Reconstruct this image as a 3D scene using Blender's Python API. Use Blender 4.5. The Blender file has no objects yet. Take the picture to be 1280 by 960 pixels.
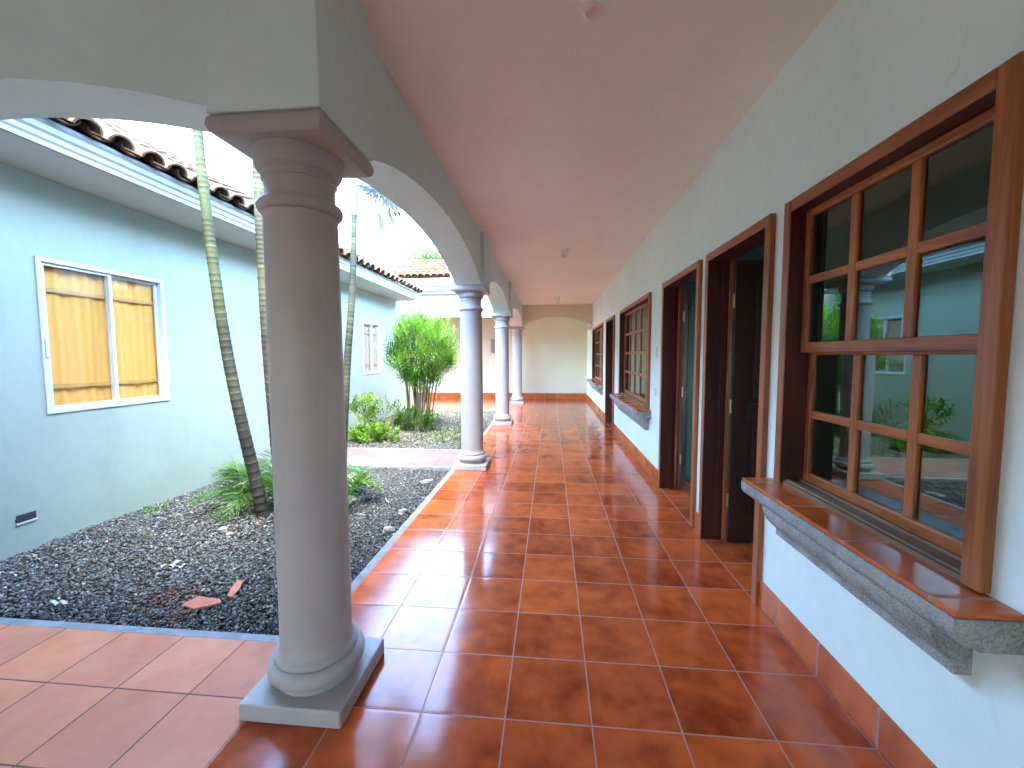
import bpy, bmesh, math, random
import numpy as np
from mathutils import Vector, Matrix
R = random.Random(7)
rng = np.random.default_rng(11)
PI = math.pi
SC = bpy.context.scene
COL = SC.collection

# ------------------------------------------------------------------ object helpers
def link(o):
    COL.objects.link(o); return o

def tag(o, label=None, cat=None, group=None, kind=None):
    if label: o['label'] = label
    if cat: o['category'] = cat
    if group: o['group'] = group
    if kind: o['kind'] = kind
    return o

def thing(name, label, cat, loc=(0, 0, 0), group=None):
    o = link(bpy.data.objects.new(name, None))
    o.empty_display_size = 0.1
    o.location = loc
    return tag(o, label, cat, group)

def wloc(o):
    p = Vector((0, 0, 0))
    while o is not None:
        p += o.location; o = o.parent
    return p

def copy_tree(o, parent=None):
    c = link(o.copy()); c.parent = parent
    for ch in list(o.children):
        copy_tree(ch, c)
    return c

class MB:
    def __init__(s):
        s.v = []; s.f = []; s.c = []; s.fm = []; s.cur = 0
    def add(s, vs, fs, col=None):
        n = len(s.v)
        s.v += [tuple(p) for p in vs]
        s.f += [tuple(i + n for i in f) for f in fs]; s.fm += [s.cur] * len(fs)
        if col is not None: s.c += [col] * len(vs)
        return s
    def box(s, x0, x1, y0, y1, z0, z1, col=None):
        vs = [(x, y, z) for z in (z0, z1) for y in (y0, y1) for x in (x0, x1)]
        return s.add(vs, [(0, 2, 3, 1), (4, 5, 7, 6), (0, 1, 5, 4), (2, 6, 7, 3), (0, 4, 6, 2), (1, 3, 7, 5)], col)
    def lathe(s, prof, c=(0, 0, 0), seg=48, caps=True):
        n = len(prof); vs = []; fs = []
        for r, z in prof:
            for k in range(seg):
                a = 2 * PI * k / seg
                vs.append((c[0] + r * math.cos(a), c[1] + r * math.sin(a), c[2] + z))
        for i in range(n - 1):
            for k in range(seg):
                k2 = (k + 1) % seg
                fs.append((i * seg + k, i * seg + k2, (i + 1) * seg + k2, (i + 1) * seg + k))
        if caps:
            fs.append(tuple(reversed(range(seg)))); fs.append(tuple(range((n - 1) * seg, n * seg)))
        return s.add(vs, fs)
    def tube(s, pts, rad, seg=10, col=None, caps=True):
        P = [Vector(p) for p in pts]; vs = []; fs = []
        up = Vector((0, 0, 1))
        a = None
        for i, p in enumerate(P):
            d = (P[min(i + 1, len(P) - 1)] - P[max(i - 1, 0)]).normalized()
            if a is None:
                a = d.cross(up if abs(d.z) < .9 else Vector((1, 0, 0))).normalized()
            a = (a - d * a.dot(d)).normalized(); b = d.cross(a)
            r = rad[i] if hasattr(rad, '__len__') else rad
            for k in range(seg):
                t = 2 * PI * k / seg
                vs.append(p + a * (r * math.cos(t)) + b * (r * math.sin(t)))
        for i in range(len(P) - 1):
            for k in range(seg):
                k2 = (k + 1) % seg
                fs.append((i * seg + k, i * seg + k2, (i + 1) * seg + k2, (i + 1) * seg + k))
        if caps:
            fs.append(tuple(reversed(range(seg)))); fs.append(tuple(range((len(P) - 1) * seg, len(P) * seg)))
        return s.add(vs, fs, col)
    def extrude_y(s, prof, y0, y1):
        """closed profile of (x,z) points extruded along Y"""
        n = len(prof)
        vs = [(x, y0, z) for x, z in prof] + [(x, y1, z) for x, z in prof]
        fs = [(i, (i + 1) % n, n + (i + 1) % n, n + i) for i in range(n)]
        fs += [tuple(reversed(range(n))), tuple(range(n, 2 * n))]
        return s.add(vs, fs)
    def extrude_x(s, prof, x0, x1):
        n = len(prof)
        vs = [(x0, y, z) for y, z in prof] + [(x1, y, z) for y, z in prof]
        fs = [(i, (i + 1) % n, n + (i + 1) % n, n + i) for i in range(n)]
        fs += [tuple(reversed(range(n))), tuple(range(n, 2 * n))]
        return s.add(vs, fs)
    def build(s, name, mat, parent=None, smooth=None, bevel=None, local=False, bseg=2, label=None):
        me = bpy.data.meshes.new(name)
        off = Vector((0, 0, 0)) if (local or parent is None) else wloc(parent)
        vs = [(p[0] - off.x, p[1] - off.y, p[2] - off.z) for p in s.v]
        me.from_pydata(vs, [], s.f)
        if s.c and len(s.c) == len(s.v):
            at = me.color_attributes.new('col', 'FLOAT_COLOR', 'POINT')
            at.data.foreach_set('color', np.array([(*c, 1.0) for c in s.c], dtype=np.float32).ravel())
        bm = bmesh.new(); bm.from_mesh(me)
        bmesh.ops.recalc_face_normals(bm, faces=bm.faces)
        bm.to_mesh(me); bm.free()
        if smooth is not None:
            me.polygons.foreach_set('use_smooth', [True] * len(me.polygons))
            if smooth < 180: me.set_sharp_from_angle(angle=math.radians(smooth))
        for mm in (mat if isinstance(mat, (list, tuple)) else [mat]): me.materials.append(mm)
        if any(s.fm) and len(s.fm) == len(me.polygons): me.polygons.foreach_set('material_index', s.fm)
        o = link(bpy.data.objects.new(name, me))
        o.parent = parent
        if label: o['label'] = label
        if bevel:
            m = o.modifiers.new('bevel', 'BEVEL'); m.width = bevel; m.segments = bseg; m.limit_method = 'ANGLE'
            m.angle_limit = math.radians(40)
        return o

def fast_mesh(name, verts, tris, cols, mat, parent=None):
    off = np.array(wloc(parent)) if parent is not None else np.zeros(3)
    me = bpy.data.meshes.new(name)
    verts = np.asarray(verts, dtype=np.float32) - off.astype(np.float32)
    tris = np.asarray(tris, dtype=np.int32)
    nf, k = tris.shape
    me.vertices.add(len(verts)); me.vertices.foreach_set('co', verts.ravel())
    me.loops.add(nf * k); me.loops.foreach_set('vertex_index', tris.ravel())
    me.polygons.add(nf); me.polygons.foreach_set('loop_start', np.arange(0, nf * k, k, dtype=np.int32))
    me.update(calc_edges=True)
    if cols is not None:
        at = me.color_attributes.new('col', 'FLOAT_COLOR', 'POINT')
        c = np.ones((len(verts), 4), dtype=np.float32); c[:, :3] = cols
        at.data.foreach_set('color', c.ravel())
    me.validate(); me.materials.append(mat)
    o = link(bpy.data.objects.new(name, me)); o.parent = parent
    return o

# ------------------------------------------------------------------ material helpers
class N:
    def __init__(s, name):
        s.m = bpy.data.materials.new(name); s.m.use_nodes = True
        s.t = s.m.node_tree; s.t.nodes.clear()
        s.out = s.t.nodes.new('ShaderNodeOutputMaterial')
    def n(s, typ, **kw):
        d = s.t.nodes.new(typ)
        for k, v in kw.items(): setattr(d, k, v)
        return d
    def l(s, a, b): s.t.links.new(a, b)
    def val(s, sock, v):
        if isinstance(v, (int, float)): sock.default_value = v
        elif isinstance(v, (tuple, list)): sock.default_value = v if len(v) == len(sock.default_value) else (*v, 1.0)
        else: s.l(v, sock)
    def math(s, op, a, b=None, c=None, clamp=False):
        d = s.n('ShaderNodeMath', operation=op, use_clamp=clamp)
        s.val(d.inputs[0], a)
        if b is not None: s.val(d.inputs[1], b)
        if c is not None: s.val(d.inputs[2], c)
        return d.outputs[0]
    def mix(s, f, a, b):
        d = s.n('ShaderNodeMix', data_type='RGBA')
        s.val(d.inputs[0], f); s.val(d.inputs[6], a); s.val(d.inputs[7], b)
        return d.outputs[2]
    def pos(s): return s.n('ShaderNodeNewGeometry').outputs['Position']
    def obj(s): return s.n('ShaderNodeTexCoord').outputs['Object']
    def noise(s, vec, scale, detail=4, rough=.55, dist=0):
        d = s.n('ShaderNodeTexNoise'); s.l(vec, d.inputs['Vector'])
        d.inputs['Scale'].default_value = scale; d.inputs['Detail'].default_value = detail
        d.inputs['Roughness'].default_value = rough; d.inputs['Distortion'].default_value = dist
        return d.outputs['Fac']
    def ramp(s, f, *stops):
        d = s.n('ShaderNodeValToRGB'); e = d.color_ramp.elements
        while len(e) < len(stops): e.new(.5)
        for el, (p, c) in zip(e, stops):
            el.position = p; el.color = (*c, 1) if not isinstance(c, (int, float)) else (c, c, c, 1)
        s.l(f, d.inputs[0]); return d.outputs[0]
    def scalev(s, vec, xyz):
        d = s.n('ShaderNodeMapping'); s.l(vec, d.inputs[0]); d.inputs['Scale'].default_value = xyz
        return d.outputs[0]
    def bump(s, h, strength=.3, dist=.01, normal=None):
        d = s.n('ShaderNodeBump'); s.l(h, d.inputs['Height'])
        d.inputs['Strength'].default_value = strength; d.inputs['Distance'].default_value = dist
        if normal is not None: s.l(normal, d.inputs['Normal'])
        return d.outputs[0]
    def bsdf(s, color, rough=.6, normal=None, spec=.5, **kw):
        d = s.n('ShaderNodeBsdfPrincipled')
        s.val(d.inputs['Base Color'], color); s.val(d.inputs['Roughness'], rough)
        d.inputs['Specular IOR Level'].default_value = spec
        if normal is not None: s.l(normal, d.inputs['Normal'])
        for k, v in kw.items(): s.val(d.inputs[k], v)
        s.l(d.outputs[0], s.out.inputs[0]); return d

def paint(name, c, rough=.65, var=.06, stain=0.0, bump=.2, crack=.2):
    k = N(name); p = k.pos()
    big = k.noise(p, .9, 5, .6); fine = k.noise(p, 14, 4, .6)
    f = k.math('MULTIPLY_ADD', fine, .35, k.math('MULTIPLY', big, .65))
    lo = tuple(x * (1 - var * 1.6) for x in c); hi = tuple(min(.9, x * (1 + var)) for x in c)
    col = k.ramp(f, (.3, lo), (.7, hi))
    if stain:
        st = k.noise(k.scalev(p, (5, 5, .7)), 1.0, 6, .65)
        m = k.ramp(st, (.58, 0.0), (.78, 1.0))
        col = k.mix(k.math('MULTIPLY', m, stain), col, tuple(x * .55 for x in c))
    vo = k.n('ShaderNodeTexVoronoi', feature='DISTANCE_TO_EDGE'); vo.inputs['Scale'].default_value = .55
    wv = k.n('ShaderNodeVectorMath', operation='MULTIPLY_ADD'); nz = k.n('ShaderNodeTexNoise'); k.l(p, nz.inputs[0]); nz.inputs['Scale'].default_value = 3; nz.inputs['Detail'].default_value = 6
    k.l(nz.outputs['Color'], wv.inputs[0]); wv.inputs[1].default_value = (.5, .5, .5); k.l(p, wv.inputs[2]); k.l(wv.outputs[0], vo.inputs['Vector'])
    crk = k.math('MULTIPLY', k.ramp(vo.outputs['Distance'], (.0, 1.0), (.0035, 0.0)), k.ramp(k.noise(p, .8, 3), (.52, 0.0), (.62, 1.0)))
    col = k.mix(k.math('MULTIPLY', crk, crack), col, tuple(x * .45 for x in c))
    sc = k.ramp(k.noise(p, 38, 5, .7), (.70, 0.0), (.76, 1.0))
    col = k.mix(k.math('MULTIPLY', sc, crack * .35), col, tuple(x * .6 for x in c))
    h = k.math('MULTIPLY_ADD', k.noise(p, 160, 3, .6), .3, k.math('MULTIPLY_ADD', k.noise(p, 11, 4, .5), .8, k.math('MULTIPLY', k.noise(p, 2.4, 3, .5), 3.0)))
    k.bsdf(col, rough, k.bump(h, bump, .008), spec=.35)
    return k.m

def tile_mat(name, ca, cb, cg, rough, x0=.1585, y0=1.803, size=.33, gloss=.5, groutw=.0028, mode='xy', dust_or_light=None, wave=.16, coat=0.0):
    k = N(name); p = k.pos()
    sp = k.n('ShaderNodeSeparateXYZ'); k.l(p, sp.inputs[0])
    ax = {'xy': (0, 1), 'yz': (1, 2), 'xz': (0, 2), 'y': (1, 1), 'x': (0, 0)}[mode]
    u = k.math('DIVIDE', k.math('SUBTRACT', sp.outputs[ax[0]], x0), size)
    v = k.math('DIVIDE', k.math('SUBTRACT', sp.outputs[ax[1]], y0), size)
    # slightly uneven laying of each course
    fu = k.math('FRACT', u); fv = k.math('FRACT', v)
    du = k.math('MINIMUM', fu, k.math('SUBTRACT', 1.0, fu)); dv = k.math('MINIMUM', fv, k.math('SUBTRACT', 1.0, fv))
    d = k.math('MINIMUM', du, dv)
    jit = k.math('MULTIPLY_ADD', k.noise(p, 25, 2), .004, groutw / size - .002)
    g = k.n('ShaderNodeMapRange', interpolation_type='SMOOTHSTEP')
    k.l(d, g.inputs[0]); k.l(jit, g.inputs[1]); k.l(k.math('ADD', jit, .0035), g.inputs[2]); g.inputs[3].default_value = 1; g.inputs[4].default_value = 0
    grout = g.outputs[0]
    cell = k.n('ShaderNodeCombineXYZ'); k.l(k.math('FLOOR', u), cell.inputs[0]); k.l(k.math('FLOOR', v), cell.inputs[1])
    wn = k.n('ShaderNodeTexWhiteNoise', noise_dimensions='3D'); k.l(cell.outputs[0], wn.inputs['Vector'])
    # offset the mottling per tile so that it does not run over the joints
    add = k.n('ShaderNodeVectorMath', operation='MULTIPLY_ADD'); k.l(wn.outputs['Color'], add.inputs[0]); add.inputs[1].default_value = (7, 7, 7); k.l(p, add.inputs[2])
    q = add.outputs[0]
    n1 = k.noise(q, 4.5, 3, .5, .5); n2 = k.noise(q, 13, 3, .5)
    f = k.math('MULTIPLY_ADD', n2, .35, k.math('MULTIPLY', n1, .65))
    f = k.math('ADD', f, k.math('MULTIPLY_ADD', wn.outputs['Value'], .20, -.10))
    mid = tuple((a + b) / 2 for a, b in zip(ca, cb))
    col = k.ramp(f, (.30, cb), (.48, mid), (.66, ca))
    if dust_or_light:
        dm = k.ramp(k.noise(p, 1.6, 6, .65), (.35, 0.0), (.7, 1.0))
        col = k.mix(k.math('MULTIPLY', dm, dust_or_light[1]), col, dust_or_light[0])
    col = k.mix(grout, col, cg)
    r = k.math('MULTIPLY_ADD', k.noise(q, 9, 3), .10, rough - .05)
    r = k.math('ADD', r, k.math('MULTIPLY', k.ramp(k.noise(p, 1.3, 6, .7), (.42, 0.0), (.72, 1.0)), .10))
    r = k.math('ADD', r, k.math('MULTIPLY', grout, .5))
    # pillowed edges, slight lippage and firing waves give each tile its own reflection
    edge = k.n('ShaderNodeMapRange', interpolation_type='SMOOTHERSTEP'); k.l(d, edge.inputs[0]); edge.inputs[1].default_value = 0; edge.inputs[2].default_value = .05
    h = k.math('MULTIPLY_ADD', edge.outputs[0], .5, k.math('MULTIPLY', k.noise(q, 6, 2, .4), 1.0))
    ca_ = k.n('ShaderNodeSeparateColor'); k.l(wn.outputs['Color'], ca_.inputs[0])
    tilt = k.math('ADD', k.math('MULTIPLY', k.math('SUBTRACT', ca_.outputs[0], .5), fu), k.math('MULTIPLY', k.math('SUBTRACT', ca_.outputs[1], .5), fv))
    h = k.math('MULTIPLY_ADD', tilt, .8, h)
    k.bsdf(col, r, k.bump(h, wave, .004), spec=gloss, **({'Coat Weight': coat, 'Coat Roughness': .08} if coat else {}))
    return k.m

def wood(name, dark, light, rough=.35, axis=2):
    k = N(name); p = k.pos()
    s = [26, 26, 26]; s[axis] = 1.6
    n1 = k.noise(k.scalev(p, tuple(s)), 1.0, 6, .65, 1.2)
    n2 = k.noise(p, 2.2, 4, .6)
    n3 = k.noise(k.scalev(p, tuple(x * 5 for x in s)), 1.0, 3, .6)
    f = k.math('ADD', k.math('MULTIPLY', n1, .55), k.math('MULTIPLY_ADD', n2, .3, k.math('MULTIPLY', n3, .15)))
    col = k.ramp(f, (.36, dark), (.62, light))
    r = k.math('MULTIPLY_ADD', n1, .25, rough - .1)
    k.bsdf(col, r, k.bump(n1, .15, .002), spec=.5)
    return k.m

def plain(name, c, rough=.5, metallic=0.0, spec=.5, var=.12, scale=20):
    k = N(name); p = k.pos(); f = k.noise(p, scale, 4, .6)
    col = k.ramp(f, (.3, tuple(x * (1 - var) for x in c)), (.7, tuple(min(1, x * (1 + var)) for x in c)))
    k.bsdf(col, rough, spec=spec, Metallic=metallic)
    return k.m

def leafmat(name, tint=(1, 1, 1), rough=.42, trans=.35):
    k = N(name)
    a = k.n('ShaderNodeAttribute', attribute_name='col')
    mx = k.n('ShaderNodeMix', data_type='RGBA', blend_type='MULTIPLY'); mx.inputs[0].default_value = 1
    k.l(a.outputs['Color'], mx.inputs[6]); mx.inputs[7].default_value = (*tint, 1)
    b = k.bsdf(mx.outputs[2], rough, spec=.4)
    t = k.n('ShaderNodeBsdfTranslucent')
    mt = k.n('ShaderNodeMix', data_type='RGBA', blend_type='MULTIPLY'); mt.inputs[0].default_value = 1
    k.l(mx.outputs[2], mt.inputs[6]); mt.inputs[7].default_value = (1.5, 1.6, .7, 1); k.l(mt.outputs[2], t.inputs[0])
    ms = k.n('ShaderNodeMixShader'); ms.inputs[0].default_value = trans
    k.l(b.outputs[0], ms.inputs[1]); k.l(t.outputs[0], ms.inputs[2]); k.l(ms.outputs[0], k.out.inputs[0])
    return k.m

def attrmat(name, rough=.8, spec=.3, bump=0, bscale=120):
    k = N(name); a = k.n('ShaderNodeAttribute', attribute_name='col')
    n = k.noise(k.pos(), bscale, 3, .6)
    mx = k.n('ShaderNodeMix', data_type='RGBA', blend_type='MULTIPLY'); mx.inputs[0].default_value = 1
    k.l(a.outputs['Color'], mx.inputs[6]); k.l(k.ramp(n, (.3, .65), (.7, 1.2)), mx.inputs[7])
    k.bsdf(mx.outputs[2], rough, k.bump(n, bump, .004) if bump else None, spec=spec)
    return k.m

def glassmat(name, tint, ior=1.7, rough=.0, refl=(.95, 1, .97, 1)):
    k = N(name)
    fr = k.n('ShaderNodeFresnel'); bf = k.n('ShaderNodeNewGeometry').outputs['Backfacing']
    k.l(k.math('MULTIPLY_ADD', bf, 1 / ior - ior, ior), fr.inputs[0])
    tr = k.n('ShaderNodeBsdfTransparent'); tr.inputs[0].default_value = (*tint, 1)
    gl = k.n('ShaderNodeBsdfGlossy'); gl.inputs['Roughness'].default_value = rough
    gl.inputs['Color'].default_value = refl
    wob = k.bump(k.noise(k.pos(), 3.0, 2, .4), .02, .02); k.l(wob, gl.inputs['Normal'])
    ms = k.n('ShaderNodeMixShader'); k.l(fr.outputs[0], ms.inputs[0]); k.l(tr.outputs[0], ms.inputs[1]); k.l(gl.outputs[0], ms.inputs[2])
    k.l(ms.outputs[0], k.out.inputs[0]); return k.m

M = {}
M['wall'] = paint('wall_paint', (.69, .82, .775), stain=.05)
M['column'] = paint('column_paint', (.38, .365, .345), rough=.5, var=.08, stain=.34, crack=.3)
M['arch'] = paint('arch_paint', (.60, .74, .715), stain=.06)
M['ceiling'] = paint('ceiling_paint', (.79, .82, .73), var=.05)
M['bluewall'] = paint('blue_wall_paint', (.27, .315, .248), var=.06, stain=.22, crack=.5)
M['farwall'] = paint('cream_wall_paint', (.68, .66, .50), stain=.05)
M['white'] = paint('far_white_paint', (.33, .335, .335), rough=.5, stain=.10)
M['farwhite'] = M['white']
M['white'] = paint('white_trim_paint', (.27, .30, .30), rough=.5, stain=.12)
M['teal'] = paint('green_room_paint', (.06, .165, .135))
M['floor'] = tile_mat('glazed_floor_tiles', (.58, .108, .022), (.23, .033, .008), (.34, .20, .155),   .11, gloss=.42, groutw=.0021, coat=.0)
M['terrace'] = tile_mat('weathered_terrace_tiles', (.56, .19, .085), (.38, .11, .05), (.12, .07, .055), .42, gloss=.4, dust_or_light=((.60, .28, .18), .5), wave=.2)
M['path'] = tile_mat('weathered_path_tiles', (.26, .12, .092), (.19, .082, .06), (.12, .08, .065), .5, gloss=.35, dust_or_light=((.30, .175, .15), .6), wave=.2)
M['skirt_y'] = tile_mat('glazed_skirting_tiles', (.62, .15, .033), (.36, .07, .015), (.30, .18, .13), .2, mode='y')
M['skirt_x'] = tile_mat('glazed_skirting_tiles_end', (.52, .13, .03), (.32, .07, .016), (.30, .18, .13), .25, mode='x', y0=.1585)
M['cement'] = plain('cement_edge', (.20, .215, .22), .8, var=.25, scale=14)
M['wood'] = wood('red_brown_wood', (.15, .036, .010), (.50, .155, .036))
M['woodh'] = wood('red_brown_wood_rail', (.15, .036, .010), (.50, .155, .036), axis=1)
M['trim'] = wood('golden_brown_trim', (.14, .036, .010), (.42, .130, .032))
M['trimh'] = wood('golden_brown_trim_rail', (.14, .036, .010), (.42, .130, .032), axis=1)
M['jamb'] = wood('dark_jamb_wood', (.030, .006, .006), (.085, .018, .014), .45)
M['leaf'] = wood('dark_door_wood', (.020, .007, .006), (.055, .017, .011), .4)
M['oldwood'] = wood('worn_sill_wood', (.10, .06, .035), (.26, .17, .10), .6, axis=1)
M['glass'] = glassmat('window_glass', (.42, .56, .51), 1.85, refl=(.74, .95, .88, 1))
M['glass2'] = glassmat('aluminium_window_glass', (.97, .98, .98), 1.3)
M['alu'] = plain('white_aluminium', (.45, .48, .49), .35, var=.04)
M['brass'] = plain('dull_brass', (.35, .25, .12), .4, metallic=.8)
M['bar'] = plain('tan_bar', (.42, .22, .05), .6)
M['dark'] = plain('dark_hole_shade', (.02, .022, .022), .9)
M['porcelain'] = plain('white_porcelain', (.78, .77, .72), .3, var=.03)
M['ivory'] = plain('ivory_plastic', (.62, .58, .40), .4, var=.04)
M['tiles'] = attrmat('clay_roof_tiles', .95, .02, .5, 60)
M['gravel'] = attrmat('gravel_stones', .7, .35)
M['leafs'] = leafmat('green_leaves', tint=(.92, .84, .62))
M['palmleaf'] = leafmat('palm_leaves', tint=(.60, .58, .58), rough=.38, trans=.3)
M['bark'] = attrmat('stem_bark', .75, .3, .3, 90)
M['shard'] = plain('broken_clay', (.40, .13, .075), .75)
M['rock'] = plain('pale_rock', (.30, .285, .255), .85, var=.35, scale=18)
M['paper'] = plain('white_scrap', (.42, .43, .44), .6)
M['red'] = plain('red_paint', (.20, .010, .008), .5)

k = N('stone_moulding'); p_ = k.pos()
f = k.math('MULTIPLY_ADD', k.noise(p_, 150, 3, .7), .6, k.math('MULTIPLY', k.noise(p_, 9, 4, .6), .4))
col = k.ramp(f, (.36, (.13, .14, .125)), (.5, (.29, .305, .28)), (.66, (.44, .46, .43)))
k.bsdf(col, .85, k.bump(k.noise(p_, 170, 3, .7), .6, .004), spec=.25); M['stone'] = k.m

k = N('drawn_curtain'); p_ = k.pos()
w = k.n('ShaderNodeTexWave'); k.l(p_, w.inputs[0]); w.bands_direction = 'Y'; w.inputs['Scale'].default_value = 5; w.inputs['Distortion'].default_value = 3; w.inputs['Detail'].default_value = 2
k.bsdf(k.ramp(w.outputs[1], (0, (.60, .285, .055)), (1, (.66, .33, .075))), .8, spec=.2); M['curtain'] = k.m
k = N('dull_curtain'); p_ = k.pos()
k.bsdf(k.ramp(k.noise(p_, 6, 3), (.3, (.30, .22, .155)), (.7, (.38, .29, .21))), .8, spec=.2); M['curtain2'] = k.m

k = N('earth'); p_ = k.pos()
f = k.math('MULTIPLY_ADD', k.noise(p_, 60, 4, .7), .5, k.math('MULTIPLY', k.noise(p_, 3, 5, .6), .5))
k.bsdf(k.ramp(f, (.35, (.025, .025, .022)), (.65, (.10, .09, .075))), .95, k.bump(f, .6, .02), spec=.1); M['earth'] = k.m

# ------------------------------------------------------------------ key dimensions (metres)
WX = 1.165          # face of the long gallery wall
CZ = 2.837          # ceiling
LX = -3.72          # face of the courtyard wing
COLY = [1.575, 5.03, 8.255, 11.985]
CX = -.982
AX0, AX1 = -1.135, -.825

# ------------------------------------------------------------------ setting: ground and pavings
g = MB().box(-150, 150, -150, 150, -.40, -.14).build('ground', M['earth']); tag(g, kind='structure')
fl = MB()
fl.box(-1.168, 4.85, -4, 13.7, -.12, 0)
fl.box(-7.5, -1.168, 10.55, 13.7, -.12, 0)
floor = fl.build('floor', M['floor']); tag(floor, kind='structure')
ter = MB().box(LX + .001, -1.169, -4, 1.795, -.12, -.002).build('terrace', M['terrace']); tag(ter, kind='structure')
pth = MB().box(LX + .001, -1.226, 5.03, 5.93, -.12, -.004).build('path', M['path']); tag(pth, kind='structure')
kb = MB()
kb.box(-1.225, -1.1685, 1.8505, 10.549, -.12, -.003)
kb.box(LX + .001, -1.1685, 1.7955, 1.85, -.12, -.004)
kb.box(LX + .001, -1.2265, 4.985, 5.0295, -.12, -.006)
kb.box(LX + .001, -1.2265, 5.9305, 5.97, -.12, -.006)
kb.box(-7.5, -1.2265, 10.49, 10.5495, -.12, -.003)
kerb = kb.build('kerb', M['cement'], bevel=.006); tag(kerb, kind='structure')

def gz(x, y):
    """height of the gravel bed"""
    t = np.clip((-1.25 - x) / 2.4, 0, 1)
    z = -.058 + .06 * t + .012 * np.sin(x * 3.1 + 1) * np.cos(y * 2.3)
    z = z + .05 * np.exp(-(((x + 2.55) / .55) ** 2 + ((y - 3.35) / .5) ** 2))
    z = z + .05 * np.exp(-(((x + 2.5) / .7) ** 2 + ((y - 7.6) / .7) ** 2))
    return z

def bed_base(name, x0, x1, y0, y1):
    nx, ny = 30, int((y1 - y0) * 12)
    m = MB(); X = np.linspace(x0, x1, nx); Y = np.linspace(y0, y1, ny)
    vs = [(x, y, float(gz(x, y)) - .012) for y in Y for x in X]
    fs = [(j * nx + i, j * nx + i + 1, (j + 1) * nx + i + 1, (j + 1) * nx + i) for j in range(ny - 1) for i in range(nx - 1)]
    m.add(vs, fs); o = m.build(name, M['earth'], smooth=180); return tag(o, kind='structure')

bed_base('soil_bed', LX - .05, -1.226, 1.851, 4.984)
bed_base('soil_bed', LX - .05, -1.226, 5.971, 10.489)

def stones(name, n, x0, x1, y0, y1, smin, smax, palette, flat=.45, red_spots=(), dust_or_light=0.0):
    x = rng.uniform(x0, x1, n); y = rng.uniform(y0, y1, n)
    s = rng.uniform(smin, smax, n) * rng.choice([.8, 1, 1, 1.25], n)
    z = gz(x, y) + rng.uniform(-.008, .012, n)
    base = np.array([(1, 0, 0), (-1, 0, 0), (0, 1, 0), (0, -1, 0), (0, 0, 1), (0, 0, -1)], float)
    V = np.repeat(base[None], n, 0)
    V += rng.normal(0, .22, V.shape)
    V *= np.stack([s, s * rng.uniform(.45, .8, n), s * rng.uniform(.25, flat + .2, n)], 1)[:, None, :]
    a = rng.uniform(0, 2 * PI, n); b = rng.normal(0, .35, n); c = rng.normal(0, .35, n)
    def rot(V, i, j, t):
        A = V[..., i] * np.cos(t)[:, None] - V[..., j] * np.sin(t)[:, None]
        B = V[..., i] * np.sin(t)[:, None] + V[..., j] * np.cos(t)[:, None]
        V = V.copy(); V[..., i] = A; V[..., j] = B; return V
    V = rot(V, 1, 2, b); V = rot(V, 0, 2, c); V = rot(V, 0, 1, a)
    # keep the stones off the kerbs and out of the wall
    V += np.stack([x, y, z], 1)[:, None, :]
    f = np.array([(0, 2, 4), (2, 1, 4), (1, 3, 4), (3, 0, 4), (2, 0, 5), (1, 2, 5), (3, 1, 5), (0, 3, 5)])
    F = (f[None] + (np.arange(n) * 6)[:, None, None]).reshape(-1, 3)
    pal = np.array(palette); w = pal[:, 3] / pal[:, 3].sum()
    cidx = rng.choice(len(pal), n, p=w)
    C = pal[cidx, :3] * rng.uniform(.7, 1.3, n)[:, None]
    for (sx, sy, sr) in red_spots:
        d = np.hypot(x - sx, (y - sy)); m = (d < sr * rng.uniform(.3, 1.3, n)) & (rng.uniform(0, 1, n) < .55)
        C[m] = np.array((.17, .065, .04)) * rng.uniform(.5, 1.4, m.sum())[:, None]
    C = C * (1 + dust_or_light * np.clip((-1.9 - x) / 1.5 + .25 * np.sin(x * 5 + y * 3), 0, 1.2))[:, None]  # stones paler towards the wall: dust, and brighter light put into the colour
    C = np.repeat(C, 6, 0)
    return fast_mesh(name, V.reshape(-1, 3), F, C, M['gravel'])

PAL1 = [(.050, .052, .046, 3.0), (.10, .103, .092, 3.6), (.165, .168, .152, 2.4), (.24, .24, .22, .5), (.19, .15, .11, .6), (.40, .39, .37, .04)]
g1 = stones('gravel', 64000, LX + .01, -1.24, 1.862, 4.975, .006, .0165, PAL1, dust_or_light=.35, red_spots=((-2.28, 2.12, .13), (-2.05, 1.98, .12), (-2.15, 2.2, .1)))
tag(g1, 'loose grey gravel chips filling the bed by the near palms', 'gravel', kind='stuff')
PAL2 = [(.075, .072, .06, 3), (.14, .13, .105, 3), (.21, .20, .165, 2), (.11, .105, .05, 1.6), (.30, .29, .25, .6), (.08, .10, .04, 1.2)]
g2 = stones('gravel', 30000, LX + .01, -1.24, 5.985, 10.48, .011, .026, PAL2, flat=.35)
tag(g2, 'pale gravel and dry leaf litter around the big leafy shrub', 'gravel', kind='stuff')

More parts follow.
